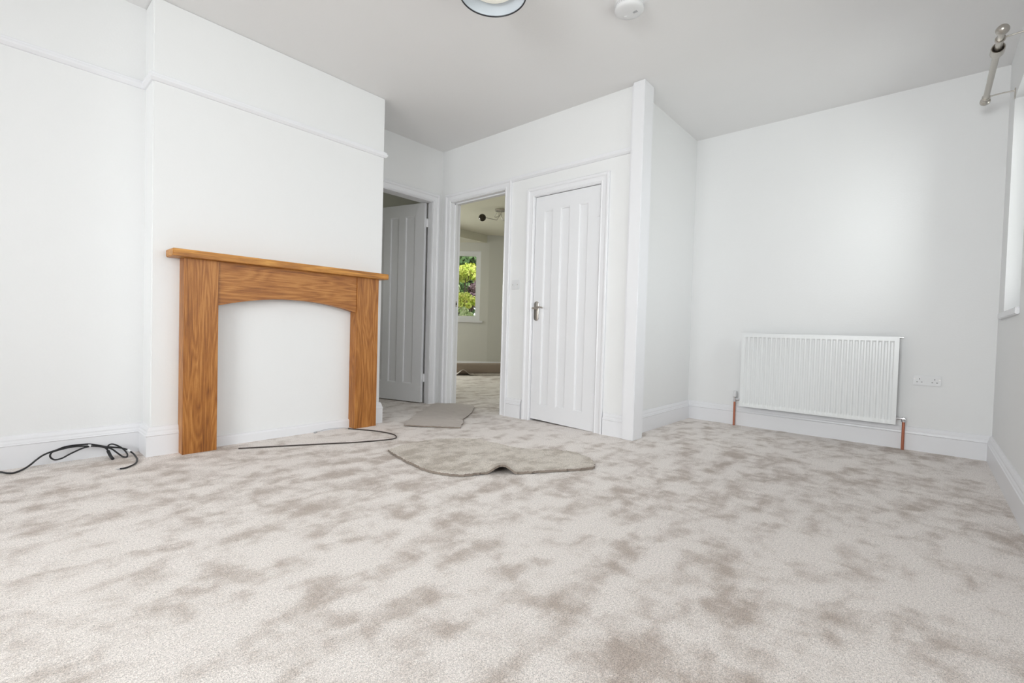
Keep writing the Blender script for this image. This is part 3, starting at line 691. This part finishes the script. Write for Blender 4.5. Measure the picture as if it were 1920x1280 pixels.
MB().add(vs, fcs).build('loose_end', CARPET, rl, smooth=True)

sp_ = thing('spot_light_fitting', 'nickel ceiling fitting with curved arms and dark spot head in the far room', 'ceiling light', (5.54, 5.22, ZC))
MB().lathe((5.54, 5.22, ZC-.0003), (0, 0, -1), [(0, .085), (.018, .085), (.028, .075), (.030, .02)], 32).build('ceiling_plate', STEEL, sp_, smooth=True)
fr_ = Vector((-.66, .75, 0)); hc3 = Vector((5.54, 5.22, ZC))
for sgn, nm in ((1, 0), (-1, 1)):
    e = hc3+fr_*(.285*sgn)+Vector((0, 0, -.135))
    MB().tube([hc3+fr_*.02*sgn+Vector((0, 0, -.02)), hc3+fr_*.02*sgn+Vector((0, 0, -.10)), hc3+fr_*.05*sgn+Vector((0, 0, -.165)), hc3+fr_*.10*sgn+Vector((0, 0, -.16)), e-fr_*.04*sgn], .0055, 8, 5).build('arm', STEEL, sp_, smooth=True)
    MB().lathe(e, (-.3, -.5, -.6), [(-.055, .012), (-.050, .030), (-.03, .050), (0, .060), (.025, .055), (.045, .040), (.046, .02)], 24).build('spot_head', GLASSD, sp_, smooth=True)
MB().tube([hc3+Vector((.03, .03, -.02)), hc3+Vector((.03, .03, -.09)), hc3+Vector((-.02, .10, -.11)), hc3+Vector((-.05, .02, -.06))], .0045, 8, 5).build('arm', STEEL, sp_, smooth=True)

# ------------------------------------------------------------------ garden beyond the far window
LAWN = plain('lawn', (.14, .17, .08), .9, bump=.5, bscale=60, vary=.3)
g = MB().box((-14, -16, -.6), (30, 30, -.45)).build('ground', LAWN); struct(g, 'lawn outside the house', 'ground')
BARK = plain('bark', (.10, .075, .05), .9, vary=.2)
LY = leafm('yellow_green_leaves', (.55, .68, .06), (.88, .85, .22)); LG = leafm('dark_green_leaves', (.04, .10, .02), (.16, .28, .08))
LP = leafm('purple_leaves', (.13, .05, .07), (.42, .27, .30)); LL = leafm('pale_green_leaves', (.42, .55, .20), (.80, .85, .50))
vd = Vector((.678, .735, 0)); vr = Vector((.735, -.678, 0))
def shrub(name, label, dist, lat, zc, rh, rv, nl, ls, mat, cat='shrub', seed=0, group=None):
    rnd = random.Random(seed); c = vd*dist+vr*lat
    t = thing(name, label, cat, (c.x, c.y, -.45), group=group)
    blobs = [(Vector((rnd.gauss(0, .45), rnd.gauss(0, .45), rnd.gauss(0, .42))), rnd.uniform(.28, .5)) for _ in range(9)]
    vs = []; fcs = []
    for i in range(nl):
        b, br = blobs[i % len(blobs)]
        dv = Vector((rnd.gauss(0, 1), rnd.gauss(0, 1), rnd.gauss(0, 1))).normalized()
        p = b+dv*br*rnd.uniform(.6, 1.05); p = Vector((c.x+p.x*rh, c.y+p.y*rh, zc+p.z*rv))
        n = (dv+Vector((rnd.uniform(-.7, .7), rnd.uniform(-.7, .7), rnd.uniform(-.2, .9)))).normalized()
        a = n.orthogonal().normalized(); a = (Matrix.Rotation(rnd.uniform(0, 6.28), 3, n) @ a)*ls*rnd.uniform(.6, 1.2); e = n.cross(a)*.55
        k = len(vs); vs += [p-a, p+e, p+a, p-e]; fcs.append((k, k+1, k+2, k+3))
    fo = MB().add(vs, fcs).build('foliage', mat, t); fo['kind'] = 'stuff'
    st = MB()
    for b, br in blobs[:6]: st.tube([(c.x, c.y, -.45), (c.x+b.x*rh*.3, c.y+b.y*rh*.3, (zc-.45)*.5), (c.x+b.x*rh, c.y+b.y*rh, zc+b.z*rv)], .03, 6, 4, lambda q: .035-.025*q)
    st.build('stems', BARK, t, smooth=True)
    return t
# lateral position measured from the line of sight through the window
shrub('shrub', 'tall bright yellow-green shrub, upper middle of the far window', 14.6, .0, 2.50, .62, .46, 3600, .055, LY, seed=1)
shrub('shrub', 'lime green shrub low in the far window', 11.7, -.10, 1.50, .36, .25, 2400, .045, LY, seed=2)
shrub('shrub', 'dark purple-leaved shrub at the right of the far window', 13.0, .46, 1.86, .38, .36, 2200, .05, LP, seed=3)
shrub('shrub', 'purple-leaved shrub at the lower right of the far window', 11.7, .62, 1.22, .30, .26, 1600, .045, LP, seed=4)
shrub('shrub', 'pale green shrub at the foot of the far window', 10.8, .02, 1.06, .26, .17, 1400, .04, LL, seed=5)
shrub('shrub', 'pale green shrub at the left of the far window', 13.0, -.62, 1.80, .36, .50, 2000, .05, LL, seed=6)
for i, (ds, lt, hh) in enumerate([(18, -5.6, 3.6), (18.5, .1, 3.9), (18, 5.8, 3.6)]):
    shrub('tree', ['dark green tree behind the shrubs, at the left', 'dark green tree behind the shrubs, in the middle of the window', 'dark green tree behind the shrubs, at the right'][i], ds, lt, hh-1.3, 2.0, 2.0, 9000, .15, LG, 'tree', seed=20+i)
